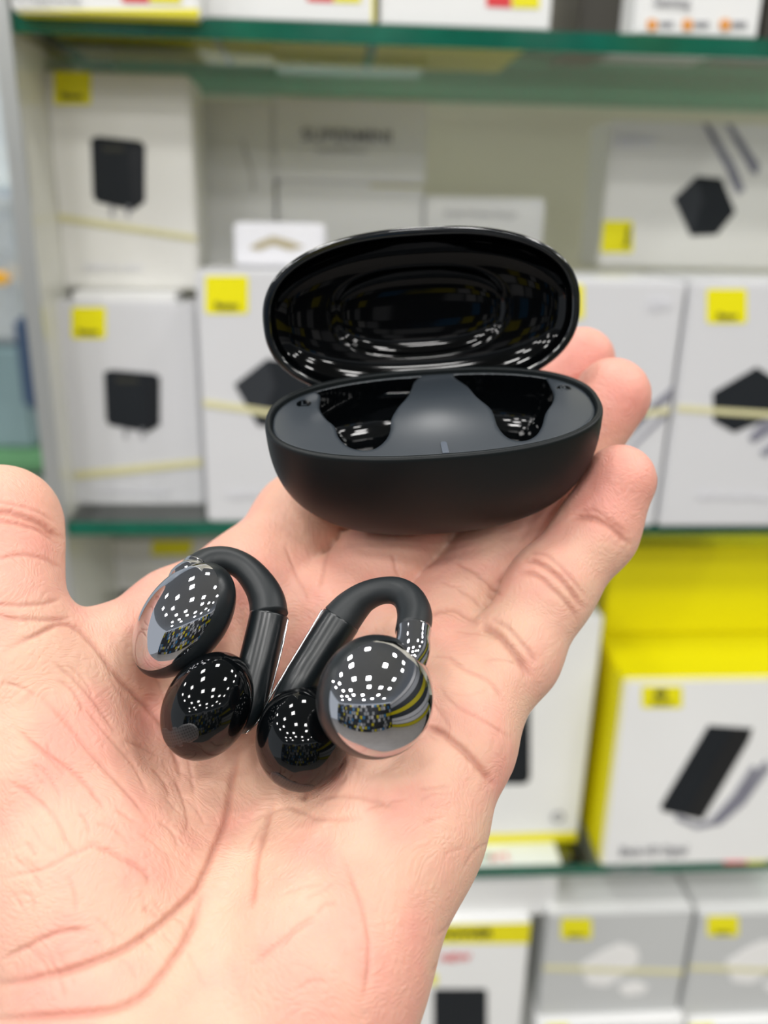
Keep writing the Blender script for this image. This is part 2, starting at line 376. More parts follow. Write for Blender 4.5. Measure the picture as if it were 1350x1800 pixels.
for q in (t1, t2, t3):                            # yellow undersides of the three power-bank boxes
    V, Fs = box_mesh(-q.w / 2 + .002, q.w / 2 - .002, .002, q.d - .002, .0, .0006)
    me = bpy.data.meshes.new('yellow_underside'); me.from_pydata([(x, y, z - .0004) for x, y, z in V], [], Fs); me.materials.append(YEL)
    o = bpy.data.objects.new('yellow_underside', me); COL.objects.link(o); o.parent = q.e
t4 = Carton(1018, 1112, 48, -200, zS1t, .08, DARKBOX, 'dark brown box on the upper shelf, left of the box with orange icons', group=GT, Y=YF + .03)
t5 = Carton(1114, 1332, 60, -160, zS1t, .09, WHITE, 'white box with dark lettering and a row of orange icons on the upper shelf', group=GT, Y=YF + .004)
t5.text('lettering', 'Gaming', 1180, 4, 18, GREYINK)
for k, x in enumerate((1145, 1207, 1273)):
    t5.rrect('orange_icon', x - 8, 34, x + 10, 54, ORANGE, r=6); t5.poly('small_caption', [(x + 14, 38), (x + 38, 38), (x + 38, 48), (x + 14, 48)], GREYINK)
t6 = Carton(1340, 1480, 66, -160, zS1t, .08, DARKBOX, 'near black box at the far right of the upper shelf', group=GT, Y=YF + .006)
# --- lower shelf
GL = 'boxes on the lower shelf'
L = Carton(1052, 1440, 1541, 1192, zS3t, .075, WHITE, 'white power bank box with yellow sides at the right of the lower shelf', group=GL, Y=YF - .002)
me = L.body.data; me.materials.append(YEL)
for p in me.polygons:
    if p.normal.x < -.5 or p.normal.z > .5 or p.normal.x > .5: p.material_index = 1
L.rrect('yellow_label', 1128, 1206, 1199, 1244, YELL, r=4); L.text('label_lettering', 'Baseus', 1163, 1233, 8, INK)
L.rrect('label_emblem', 1150, 1213, 1172, 1225, INK, r=4)
pbk = L.poly('power_bank_picture', [(1245, 1275), (1322, 1280), (1316, 1300), (1234, 1440), (1165, 1425), (1160, 1418)], DARKPR)
L.poly('print_facet', [(1290, 1278), (1322, 1280), (1316, 1300), (1234, 1440), (1205, 1434)], mat('black_print_dark', (.006, .007, .009), .4), parent=pbk)  # facet of the picture, printed in a deeper black
L.poly('cable_picture', [(1190, 1432), (1225, 1448), (1262, 1438), (1300, 1400), (1345, 1335), (1352, 1350), (1308, 1412), (1266, 1448), (1225, 1456), (1188, 1440)], CABLEPR)
L.poly('cable_picture', [(1250, 1440), (1290, 1395), (1322, 1345), (1330, 1350), (1298, 1402), (1256, 1445)], CABLEPR)
L.text('product_name', 'Blade HD Digital', 1148, 1494, 17, GREYINK, wpx=155); L.text('small_lettering', '20000mAh 100W', 1108, 1528, 8, GREYINK, wpx=75)
L.poly('red_label', [(1273, 1514), (1312, 1514), (1308, 1528), (1270, 1528)], REDL); L.poly('yellow_sticker', [(1313, 1514), (1348, 1514), (1345, 1528), (1309, 1528)], YELL)
L2 = Carton(1050, 1420, 1190, 960, L.zt + .0005, .05, YEL, 'bright yellow box stacked on the power bank box at the right edge', group=GL, Y=YF + .062)
mb = Carton(800, 1014, 1483, 1085, zS3t, .085, WHITE, 'pale box with a black phone-shaped picture, partly behind the hand', group=GL)
mb.rrect('power_bank_picture', 850, 1170, 932, 1378, DARKPR, r=14)
mb.poly('yellow_bottom_edge', [(800, 1468), (1014, 1462), (1014, 1478), (800, 1484)], YEL)
mb.text('round_mark', 'O', 980, 1435, 18, GREYINK)
me = mb.body.data; me.materials.append(YEL)
for p in me.polygons:
    if p.normal.x > .5 or p.normal.z < -.5: p.material_index = 1
kb = Carton(130, 420, 1110, 1030, None, .06, WHITE, 'white box with a dark picture at its top, in the stack behind the thumb', group=GL, Y=.62)
kb.poly('dark_picture', [(170, 1040), (250, 1036), (262, 1100), (160, 1100)], DARKPR)
kc = Carton(135, 420, 1028, 982, kb.zt + .0004, .09, WHITE, 'flat white box with a wide yellow label on the left stack of the lower shelf', group=GL, Y=.61)
kc2 = Carton(128, 430, 980, 945, kc.zt + .0004, .09, CREAM, 'thin cream box topmost of the left stack under the middle shelf', group=GL, Y=.61)
kc2.poly('yellow_label', [(268, 950), (340, 950), (334, 976), (266, 976)], YELL)
kbase = Carton(128, 430, 1290, 1112, None, .08, CREAM, 'cream box lowest of the left stack, behind the thumb', group=GL, Y=.62)
kbase2 = Carton(128, 430, 1500, 1294, None, .08, WHITE, 'white box standing at the foot of the left stack, hidden by the palm', group=GL, Y=.62) if False else None
tk = empty('price_strip', onZ(905, 1512, zS3t + .0003), 'white printed price strip with red and green letters lying on the lower shelf edge', 'price strip')
V, Fs = box_mesh(onZ(760, 1515, zS3t)[0], onZ(985, 1515, zS3t)[0], YF + .001, YF + .028, zS3t + .0002, zS3t + .0008); mesh_obj('paper', V, Fs, noisy(mat('strip_paper', (.78, .82, .78), .5), 30, .03), tk, smooth=False)
for txt, px, m in (('Sm', 848, noisy(mat('green_ink', (.02, .3, .15), .5), 30, .1)), ('art', 876, REDL)):
    c = bpy.data.curves.new('strip_lettering', 'FONT'); c.body = txt; c.size = .014; c.extrude = .0001; c.align_x = 'CENTER'; c.align_y = 'CENTER'; c.materials.append(m)
    o = bpy.data.objects.new('strip_lettering', c); COL.objects.link(o); o.parent = tk; q = onZ(px, 1505, zS3t + .0012); o.location = Vector(q) - tk.location
# --- bottom row
GB = 'boxes on the bottom shelf'
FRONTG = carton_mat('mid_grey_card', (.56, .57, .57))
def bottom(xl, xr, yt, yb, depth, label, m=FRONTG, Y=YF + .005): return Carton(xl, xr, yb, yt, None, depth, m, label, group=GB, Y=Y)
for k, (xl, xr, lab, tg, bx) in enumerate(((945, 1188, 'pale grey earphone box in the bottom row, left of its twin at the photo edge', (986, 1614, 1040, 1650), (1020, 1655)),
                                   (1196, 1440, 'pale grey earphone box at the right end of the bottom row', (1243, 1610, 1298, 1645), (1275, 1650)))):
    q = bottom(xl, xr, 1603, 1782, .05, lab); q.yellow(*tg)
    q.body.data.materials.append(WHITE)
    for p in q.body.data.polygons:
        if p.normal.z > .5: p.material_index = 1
    x, y = bx
    q.poly('earphone_case_picture', [(x, y + 40), (x + 40, y + 15), (x + 70, y + 2), (x + 98, y + 10), (x + 104, y + 30), (x + 88, y + 52), (x + 45, y + 78), (x + 12, y + 74)], BUDPR)
    q.poly('earbud_picture', [(x + 66, y + 80), (x + 95, y + 68), (x + 120, y + 78), (x + 110, y + 90), (x + 80, y + 95)], BUDPR)
    q.poly('pale_stripe', [(xl + 5, 1697), (xr + 15, 1704), (xr + 15, 1712), (xl + 5, 1705)], STRIPE)
    u = Carton(xl - 20, xr - 20, 1990, 1797, None, .055, WHITE, ('white box under the left earphone box at the bottom of the frame', 'white box with a yellow tag under the right earphone box')[k], group=GB, Y=YF - .002)
    if k == 0: u.poly('yellow_label', [(960, 1798), (1000, 1798), (996, 1830), (955, 1830)], YELL)
    else: u.poly('yellow_label', [(1212, 1792), (1256, 1792), (1250, 1830), (1206, 1830)], YELL)
nb = Carton(730, 975, 1612, 1546, None, .07, WHITE, 'white box lying on the yellow-topped box in the bottom row', group=GB, Y=YF + .014)
n2 = Carton(690, 910, 1860, 1622, None, .06, WHITE, 'white box with yellow header and black phone picture, beside the wrist', group=GB, Y=YF + .006)
n2.poly('yellow_header', [(690, 1622), (935, 1622), (935, 1658), (690, 1658)], YEL); n2.text('header_lettering', 'POWER', 820, 1640, 15, INK)
n2.text('red_lettering', 'NEW', 800, 1682, 13, REDL); n2.rrect('phone_picture', 762, 1738, 856, 1850, DARKPR, r=6)
n2.poly('yellow_dot', [(755, 1712), (768, 1712), (768, 1730), (755, 1730)], YELL)
slab('glass_shelf', XL + .003, XR, YF, YB - .004, u.o[2] - .009, u.o[2] - .0003, GLASS)
tag(bpy.data.objects['glass_shelf.003'] if 'glass_shelf.003' in bpy.data.objects else bpy.data.objects['glass_shelf'], 'lowest glass shelf under the bottom row of boxes', 'shelf', 'glass shelves of the wall display')

# --- aisle beyond the side panel (left strip)
BL = noisy(mat('pale_blue_film', (.74, .81, .90), .12, .3), 12, .25, .4, .01)
def aisle(x0, x1, y0, y1, Y, m, label, name='wrapped_pack', cat='pack', d=.1):
    p, q = onY(x0, y1, Y), onY(x1, y0, Y); V, Fs = box_mesh(p[0], q[0], Y, Y + d, p[2], q[2])
    bm = bmesh.new(); vs = [bm.verts.new(v) for v in V]; [bm.faces.new([vs[i] for i in f]) for f in Fs]
    bmesh.ops.recalc_face_normals(bm, faces=bm.faces); bmesh.ops.bevel(bm, geom=bm.edges[:], offset=.006, segments=3, affect='EDGES')
    V = np.array([v.co[:] for v in bm.verts]); Fs = [[v.index for v in f.verts] for f in bm.faces]; bm.verts.index_update(); bm.faces.ensure_lookup_table()
    Fs = [[v.index for v in f.verts] for f in bm.faces]; bm.free()
    return tag(mesh_obj(name, V, Fs, m, smooth=False), label, cat, 'goods in the aisle left of the shelves')
aisle(-160, 40, -60, 330, 1.25, BL, 'pale blue glossy wrapped pack at the upper left edge')
aisle(-160, 26, 345, 600, 1.2, noisy(mat('blue_white_film', (.72, .8, .9), .08, .5), 18, .3, .6, .01), 'shiny blue and white wrapped pack at the left edge, above the thumb')
aisle(28, 62, 375, 600, 1.3, noisy(mat('tan_card', (.62, .32, .15), .5), 8, .1), 'tan box standing beyond the side panel')
aisle(-40, 16, 478, 500, 1.15, noisy(mat('amber_card', (.9, .5, .02), .4), 8, .1), 'small amber tag on the shiny pack at the left edge', d=.01)
aisle(40, 90, 560, 720, 1.12, noisy(mat('navy_card', (.04, .07, .13), .4), 8, .1), 'navy blue box beyond the side panel, above the thumb', d=.05)
aisle(-160, 45, 610, 790, 1.2, noisy(mat('teal_grey', (.25, .36, .38), .2, .2), 9, .2), 'grey green glassy box above the thumb')
aisle(-160, 110, 795, 830, 1.18, noisy(mat('green_shelf_card', (.12, .3, .14), .4), 9, .15), 'flat dark green packet above the thumb')
aisle(-160, 125, 840, 1100, 1.2, noisy(mat('sage_panel', (.36, .44, .38), .3), 5, .1), 'sage green cabinet front beyond the thumb', name='low_cabinet', cat='cabinet')
struct(slab('wall_left', -1.6, XL - .35, 1.6, 1.65, 0, 2.4, noisy(mat('aisle_wall', (.55, .62, .70), .25), 7, .2)))

# ------------------------------------------------------------------ earphone case (fitted pose)
R_ = np.array([[0.997199325925005, -0.061143826889984126, -0.043068977326646975], [0.07104810446597513, 0.5946025690318211, 0.8008744918853079], [-0.023359606728441732, -0.8016914726589064, 0.5972814340321374]])
O_ = np.array([9.63836, 20.26727, -167.17592]); CA, CB, CN, LANG, HZ = 33.0, 17.38, 2.40, 1.85772, -3.912
CH, CPW = 25.5, 2.7
def t2c(P): return np.atleast_2d(P) @ R_.T + O_     # tray frame mm -> camera mm
def px2tray(px, py, z=0.):
    r = np.array([(px - 675) / F, (900 - py) / F, -1.0]); n = R_[:, 2]; o = O_ + n * z
    t = o.dot(n) / r.dot(n); return (r * t - O_) @ R_
def sup(a, b, n, th):
    c, s = np.cos(th), np.sin(th); return np.stack([a * np.sign(c) * abs(c) ** (2 / n), b * np.sign(s) * abs(s) ** (2 / n)], 1)
NT = 192; TH = np.linspace(0, 2 * np.pi, NT, endpoint=False)
def rings(prof):                                   # prof: list of (scale-offset mm inward, scale, z)
    V = []
    for off, s, z in prof:
        o = sup(max((CA - off) * s, .01), max((CB - off) * s, .01), CN, TH); V.append(np.column_stack([o, np.full(NT, z)]))
    V = np.vstack(V); return V, grid_faces(NT, len(prof))
case_pos = c2w(O_ - R_[:, 2] * CH)[0]
case = empty('charging_case', case_pos, 'black oval earphone charging case standing open on the fingers', 'earphone case')
BLACKM = noisy(mat('matte_black_plastic', (.0038, .006, .007), .44, Specular_IOR_Level=.26), 2500, .0, .10, .00004)
GLOSS = mat('gloss_black_plastic', (.0015, .002, .0025), .05, Specular_IOR_Level=.42)
noisy(GLOSS, 40, .1)
SATIN = noisy(mat('satin_graphite_plastic', (.027, .034, .042), .32, Specular_IOR_Level=.75), 3000, 0, .12, .00003)
prof = [(1.7, 1, -2.0), (1.35, 1, -1.8), (1.3, 1, -.5), (1.22, 1, -.2), (1.1, 1, -.05), (.9, 1, 0), (.6, 1, -.0), (.25, 1, -.12), (.06, 1, -.45), (0, 1, -1.0)]
for t in np.linspace(.06, 1, 40):
    z = -1.0 - (CH - 1) * math.sin(t * math.pi / 2); s = max(0, (1 - (abs(z + 1.0) / (CH - 1)) ** CPW)) ** (1 / CPW); prof.append((0, max(s, .002), z))
V, Fs = rings(prof); mesh_obj('lower_shell', c2w(t2c(V)), Fs, BLACKM, case)
# tray with two wells
def poly2d(pts, z=-1.0): return np.array([px2tray(460 + x / 2.177, 630 + y / 2.177, z)[:2] for x, y in pts])
WL = poly2d([(196, 92), (225, 140), (222, 190), (245, 230), (280, 260), (295, 300), (330, 335), (380, 350), (430, 345), (470, 315), (490, 280), (495, 240), (520, 200), (560, 150), (582, 90), (605, 50)])
WR = poly2d([(748, 55), (790, 110), (830, 160), (880, 200), (905, 260), (940, 300), (990, 315), (1040, 300), (1070, 260), (1085, 210), (1112, 170), (1115, 130), (1090, 80), (1062, 52)])
def smoothpoly(P):
    Q = P.copy()
    D = []
    n = len(Q)
    for i in range(n):
        a, b, c, d = Q[i - 1], Q[i], Q[(i + 1) % n], Q[(i + 2) % n]
        for t in (0, .25, .5, .75): D.append(.5 * (2 * b + (c - a) * t + (2 * a - 5 * b + 4 * c - d) * t * t + (3 * b - a - 3 * c + d) * t ** 3))
    return np.array(D)
def polyd(P, X):                                   # signed distance of points X to polygon P
    d = np.full(len(X), 1e9); ins = np.zeros(len(X), bool)
    for i in range(len(P)):
        a, b = P[i - 1], P[i]; e = b - a; w_ = X - a; t = np.clip(w_ @ e / e.dot(e), 0, 1); d = np.minimum(d, np.linalg.norm(w_ - t[:, None] * e, axis=1))
        c = ((a[1] > X[:, 1]) != (b[1] > X[:, 1])); ins ^= c & (X[:, 0] < (b[0] - a[0]) * (X[:, 1] - a[1]) / (b[1] - a[1] + 1e-12) + a[0])
    return np.where(ins, -d, d)
TI = 1.32
def tray_h(x, y):                                  # top surface of the insert
    return -.85 + 1.1 * np.exp(-(x / 11) ** 2 - ((y - 1) / 7.5) ** 2) + .25 * np.exp(-((np.abs(x) - 26) / 6) ** 2 - (y / 7) ** 2)
wells = [smoothpoly(WL), smoothpoly(WR)]
hh = .3; gx = np.arange(-33, 33.01, hh); gy = np.arange(-17.5, 17.6, hh); gz = np.arange(-17.5, 1.0, hh)
GX, GY = np.meshgrid(gx, gy, indexing='ij'); XY = np.column_stack([GX.ravel(), GY.ravel()])
g2 = (np.abs(XY[:, 0] / (CA - TI)) ** CN + np.abs(XY[:, 1] / (CB - TI)) ** CN) ** (1 / CN); rad = np.linalg.norm(XY, axis=1); dout = rad * (1 - 1 / np.maximum(g2, 1e-6)); dout[rad < .5] = -15
wd = np.minimum(polyd(wells[0], XY), polyd(wells[1], XY))
FF = np.zeros((len(gx), len(gy), len(gz)))
th_ = tray_h(XY[:, 0], XY[:, 1])
for k, z in enumerate(gz):
    top = z - th_
    # wells: vertical walls that round into a bowl
    zb = -12.5; t = np.clip((zb + 8.5 - z) / 8.5, 0, 1); inset = 6.5 * (1 - np.sqrt(np.maximum(1 - t * t, 0)))
    wz = np.maximum(np.maximum(wd + inset, dout + .55 + inset), zb - z)
    v = smax(np.maximum(dout, -17 - z), top, .5); v = smax(v, -wz, .45)
    FF[:, :, k] = v.reshape(len(gx), len(gy))
V, Fq = surface_nets(FF, np.array([gx[0], gy[0], gz[0]]), hh)
# laplacian smoothing pass keeps edges soft
for _ in range(3):
    S = np.zeros_like(V); C = np.zeros(len(V))
    for k in range(4):
        a_, b_ = Fq[:, k], Fq[:, (k + 1) % 4]; np.add.at(S, a_, V[b_]); np.add.at(C, a_, 1); np.add.at(S, b_, V[a_]); np.add.at(C, b_, 1)
    V = V * .5 + .5 * S / C[:, None]
cen = V[Fq].mean(1); nn = np.cross(V[Fq[:, 2]] - V[Fq[:, 0]], V[Fq[:, 3]] - V[Fq[:, 1]])
inw = np.array([polyd(w_, cen[:, :2]) for w_ in wells])
isw = (inw.min(0) < .12) & (cen[:, 2] > -13.5) & (cen[:, 2] < tray_h(cen[:, 0], cen[:, 1]) - .45)
def submesh(name, sel, m):
    f = Fq[sel]; u_, inv = np.unique(f, return_inverse=True); return mesh_obj(name, c2w(t2c(V[u_])), inv.reshape(f.shape), m, case)
keep = (cen[:, 2] > -3.0) | isw
submesh('tray', ~isw & keep, SATIN); submesh('earbud_well', isw & (inw[0] < inw[1]), GLOSS); submesh('earbud_well', isw & (inw[0] >= inw[1]), GLOSS)
# indicator light window, hinge hump, pad marks
def on_tray(name, pts, z0, z1, m, parent=case):
    n = len(pts); V = [(p[0], p[1], z0) for p in pts] + [(p[0], p[1], z1) for p in pts]
    Fs = [tuple(range(n, 2 * n))] + [(i, (i + 1) % n, n + (i + 1) % n, n + i) for i in range(n)]
    return mesh_obj(name, c2w(t2c(V)), Fs, m, parent, smooth=False)
led = px2tray(782, 790, -.8); LP = []
for t in np.linspace(0, math.pi, 10): LP.append((led[0] + .6 * math.cos(t), led[1] + 1.7 + .6 * math.sin(t)))
LP += [(led[0] - .6, led[1] - 1.6), (led[0] + .6, led[1] - 1.6)]
on_tray('indicator_light', LP, -1.5, -.52, mat('clear_grey_lens', (.10, .115, .14), .12))
for (mx, my, ch) in ((534, 710, 'L'), (991, 684, 'R')):
    q = px2tray(mx, my, -.8); P = [(q[0] + 1.5 * math.cos(t), q[1] + 1.5 * math.sin(t)) for t in np.linspace(0, 2 * math.pi, 20, endpoint=False)]
    r = on_tray('side_mark', P, -1.4, -.72 if ch == 'R' else -.72, GLOSS)
    c = bpy.data.curves.new('lettering', 'FONT'); c.body = ch; c.size = .0026; c.extrude = .00004; c.align_x = 'CENTER'; c.align_y = 'CENTER'; c.materials.append(SATIN)
    o = bpy.data.objects.new('lettering', c); COL.objects.link(o); o.parent = r
    RW3 = M @ R_; mm = Matrix([list(RW3[0]), list(RW3[1]), list(RW3[2])]); o.rotation_euler = mm.to_euler(); o.location = Vector(c2w(t2c([(q[0], q[1], -.66)]))[0]) - Vector(case_pos)
# charging pins in wells
for cx_, cy_ in ((WL.mean(0)), (WR.mean(0))):
    for dx in (-1.2, 1.2):
        P = [(cx_ + dx + .45 * math.cos(t), cy_ - 1 + .45 * math.sin(t)) for t in np.linspace(0, 2 * math.pi, 12, endpoint=False)]
        on_tray('charging_pin', P, -12.6, -12.0, mat('gold_contact', (.8, .6, .3), .25, 1.))
# lid
def lidxf(P):                                      # closed-lid coordinates (dome +z) -> tray frame -> camera
    P = np.atleast_2d(P); hy = CB - 2.0; q = P - np.array([0, hy, 0]); ca, sa = math.cos(-LANG), math.sin(-LANG)
    return t2c(np.stack([q[:, 0], q[:, 1] * ca - q[:, 2] * sa, q[:, 1] * sa + q[:, 2] * ca], 1) + np.array([0, hy, HZ]))
HD = 10.5; lp = [(1.7, 1, .5), (1.5, 1, .05), (1.2, 1, 0), (.5, 1, 0), (.15, 1, .12), (0, 1, .5), (0, 1, 1.4)]
for t in np.linspace(.05, 1, 30):
    z = 1.4 + (HD - 1.4) * math.sin(t * math.pi / 2); lp.append((0, max(max(0, 1 - ((z - 1.4) / (HD - 1.4)) ** 2.6) ** (1 / 2.6), .002), z))
V, Fs = rings(lp); lid = mesh_obj('lid', c2w(lidxf(V)), [f[::-1] for f in Fs], noisy(mat('polished_black_shell', (.004, .005, .006), .09, Coat_Weight=.5, Specular_IOR_Level=.7), 40, .1), case); 
li = []
for t in np.linspace(0, 1, 34):                    # glossy lining, with an oblong step in the roof
    z = .5 + 6.2 * math.sin(t * math.pi / 2); s = max(max(0, 1 - ((z - .5) / 6.25) ** 3.0) ** (1 / 3.0), .60)
    if s <= .605: break
    li.append((1.7, s, z))
zl = li[-1][2]; li += [(1.7, .58 * math.cos(a_) ** .8 + .0, zl + .1 + 2.2 * math.sin(a_)) for a_ in np.linspace(.05, 1.5, 14)] + [(1.7, .002, zl + 2.3)]
V, Fs = rings(li); LINING = noisy(mat('gloss_black_lining', (.0008, .001, .0012), .06, Specular_IOR_Level=.26), 40, .1)
mesh_obj('lid_lining', c2w(lidxf(V)), Fs, LINING, case)

# ------------------------------------------------------------------ earbuds
CHROME = mat('dark_chrome', (.50, .50, .53), .035, 1.0)
try: CHROME.node_tree.nodes['Principled BSDF'].inputs['Coat Weight'].default_value = .2
except Exception: pass
noisy(CHROME, 30, .03)
RUBBER = noisy(mat('soft_black_rubber', (.014, .017, .019), .45, Specular_IOR_Level=.4), 3000, 0, .15, .00004)
SHELL = noisy(mat('satin_black_shell', (.010, .013, .015), .33, Specular_IOR_Level=.5), 3000, 0, .08, .00003)
STEM = noisy(mat('pearl_black_plastic', (.005, .0075, .009), .28, Specular_IOR_Level=.6), 60, .1)
TRIM = mat('bright_trim', (.8, .8, .82), .12, 1.0); noisy(TRIM, 30, .02)
def mesh_mat():
    m = mat('perforated_mesh', (.035, .033, .034), .35); nt = m.node_tree; b = nt.nodes['Principled BSDF']
    uv = nt.nodes.new('ShaderNodeTexCoord'); mp = nt.nodes.new('ShaderNodeVectorMath'); mp.operation = 'FRACTION'; nt.links.new(uv.outputs['UV'], mp.inputs[0])
    sb = nt.nodes.new('ShaderNodeVectorMath'); sb.operation = 'DISTANCE'; sb.inputs[1].default_value = (.5, .5, 0); nt.links.new(mp.outputs[0], sb.inputs[0])
    lt = nt.nodes.new('ShaderNodeMath'); lt.operation = 'LESS_THAN'; lt.inputs[1].default_value = .27; nt.links.new(sb.outputs['Value'], lt.inputs[0])
    mx = nt.nodes.new('ShaderNodeMix'); mx.data_type = 'RGBA'; mx.inputs[6].default_value = (.022, .021, .022, 1); mx.inputs[7].default_value = (.002, .002, .002, 1)
    nt.links.new(lt.outputs[0], mx.inputs[0]); nt.links.new(mx.outputs[2], b.inputs['Base Color']); return m
MESHM = mesh_mat()
def nozzle(parent, C, A, rad, direction, along, L, W, lift, name, m, uvs=True):
    """pill-shaped patch hugging the ball around `direction`, long side along `along`"""
    d = np.array(direction, float); d /= np.linalg.norm(d); al = np.array(along, float); al -= d * al.dot(d); al /= np.linalg.norm(al); sd = np.cross(d, al)
    nu, nv = 36, 10; V = []; UV = []
    def put(x, y, l):
        r = d * np.mean(rad) + al * x + sd * y; q = A @ (r / np.linalg.norm(r)); k = 1 / math.sqrt(((q / rad) ** 2).sum())
        return C + (A.T @ q) * (k + l)
    for i in range(nv + 1):
        s = i / nv; l = lift if i < nv else -.3
        s2 = min(s * nv / (nv - 1), 1.)
        for j in range(nu):
            a = 2 * math.pi * j / nu; x = W * math.cos(a); y = W * math.sin(a); x += math.copysign(L, math.cos(a)) * min(1, abs(math.cos(a)) * 4)
            V.append(put(x * s2, y * s2, l if i < nv - 1 else (l - .12 if i == nv - 1 else -.5))); UV.append((x * s2 * 1.9, y * s2 * 1.9))
    o = mesh_obj(name, c2w(np.array(V)), grid_faces(nu, nv + 1) , m, parent)
    if uvs:
        ul = o.data.uv_layers.new(name='UV')
        for lp_ in o.data.loops: ul.data[lp_.index].uv = UV[lp_.vertex_index]
    return o
BALLS = []; PODS = []; TUBES = []
def bud(label, bridge, stem, pod, ball, neck, trim, noz):
    base = c2w(ball['c'])[0]; e = empty('ear_clip_earbud', base, label, 'earbud', 'pair of ear clip earbuds lying on the palm')
    P = [cp(*p[:3]) for p in bridge]; r = [p[3] for p in bridge]; V, Fs = tube(P, r, 36, 8); mesh_obj('flexible_bridge', c2w(V), Fs, RUBBER, e); TUBES.append((P, r))
    P = [cp(*p[:3]) for p in stem]; r = [p[3] for p in stem]; V, Fs = tube(P, r, 40, 8)
    mesh_obj('stem', c2w(V), Fs, STEM, e); TUBES.append((P, r))
    P = [cp(*p[:3]) for p in trim]; V, Fs = tube(P, [.2] * len(P), 10, 8); mesh_obj('bright_trim_line', c2w(V), Fs, TRIM, e)
    A, C, rad = pod['A'], pod['c'], pod['r']
    V, Fs = ellip(C, A, rad, .0005, pod['u'], 96, 48, pod['egg']); mesh_obj('chrome_cover', c2w(V), Fs, CHROME, e)
    V, Fs = ellip(C, A, np.array(rad) * .995, pod['u'] - .05, math.pi - .0005, 96, 40, pod['egg']); mesh_obj('inner_shell', c2w(V), Fs, SHELL, e)
    P = [cp(*p[:3]) for p in neck]; r = [p[3] for p in neck]; V, Fs = tube(P, r, 36, 8); mesh_obj('chrome_neck', c2w(V), Fs, CHROME, e)
    A, C, rad = ball['A'], ball['c'], ball['r']; V, Fs = ellip(C, A, rad, .0005, math.pi - .0005, 96, 64, ball['egg']); mesh_obj('speaker_pod', c2w(V), Fs, GLOSS, e)
    nozzle(e, C, A, rad, noz['d'], noz['al'], noz['L'], noz['W'] + .28, .06, 'mesh_surround', GLOSS, False)
    nozzle(e, C, A, rad, noz['d'], noz['al'], noz['L'], noz['W'], .13, 'speaker_mesh', MESHM)
    BALLS.append(ball); PODS.append(pod); return e
def pxdir(p, q, dz=0.): v = np.array([q[0] - p[0], -(q[1] - p[1]), 0.]); v /= np.linalg.norm(v); v[2] = dz; return v
bud('ear clip earbud on the left, its chrome pod lying towards the thumb',
    [(347, 1000, 157, 2.9), (370, 986, 158.5, 2.6), (400, 984, 159, 2.45), (430, 998, 158.5, 2.6), (455, 1026, 157, 2.95), (469, 1055, 155.5, 3.3), (473, 1082, 154, 3.45)],
    [(473, 1081, 154, 3.5), (467, 1110, 153, 3.5), (452, 1172, 151, 3.45), (438, 1226, 149.5, 3.35), (424, 1258, 148.5, 3.1), (412, 1276, 148, 2.2), (406, 1283, 148, .3)],
    dict(c=cp(323, 1090, 152.5), A=frame((-.62, -.78, .05), (-.42, .36, .83)), r=np.array([11.7, 8.0, 6.6]), u=1.16, egg=.03),
    dict(c=cp(366, 1240, 146.5), A=frame((-.46, -.89, .15), (.1, .1, 1)), r=np.array([9.6, 7.4, 7.2]), egg=-.03),
    [(352, 994, 157.2, 2.9), (346, 1003, 156.6, 3.2), (342, 1016, 155.5, 4.4), (334, 1040, 154.5, 4.6)],
    [(506, 1088, 153.6, 0), (498, 1130, 152, 0), (486, 1177, 150.8, 0), (471, 1233, 149.2, 0), (456, 1264, 148, 0), (432, 1289, 147, 0)],
    dict(d=(-.47, -.46, .75), al=(-.85, -.35, -.3), L=3.0, W=1.9))
bud('ear clip earbud on the right, its round chrome pod turned to the camera',
    [(599, 1090, 151, 3.55), (618, 1068, 151, 3.2), (640, 1050, 150.5, 2.7), (668, 1039, 149.5, 2.4), (697, 1039, 148, 2.45), (719, 1054, 146, 2.7), (729, 1082, 143, 2.95), (725, 1112, 139.5, 2.85)],
    [(600, 1089, 151, 3.6), (585, 1112, 150.5, 3.6), (556, 1158, 149.5, 3.5), (530, 1200, 148.5, 3.4), (508, 1238, 148.5, 3.1), (497, 1262, 149, 2.3), (492, 1272, 149, .4)],
    dict(c=cp(661, 1224, 135.5), A=frame((-.1, -.99, .1), (.40, .10, .90)), r=np.array([9.8, 9.8, 6.8]), u=1.14, egg=-.03),
    dict(c=cp(531, 1297, 146), A=frame((-.1, -.98, .2), (.0, .1, 1)), r=np.array([8.9, 7.9, 7.6]), egg=0.),
    [(727, 1106, 140.2, 2.95), (726, 1122, 139, 2.8), (723, 1144, 138, 3.1), (708, 1176, 137.6, 3.4)],
    [(567, 1072, 150.5, 0), (537, 1122, 149.5, 0), (504, 1177, 148.6, 0), (475, 1226, 148.3, 0), (463, 1248, 148.5, 0)],
    dict(d=(-.16, -.80, .58), al=(.85, -.38, -.2), L=2.6, W=1.7))

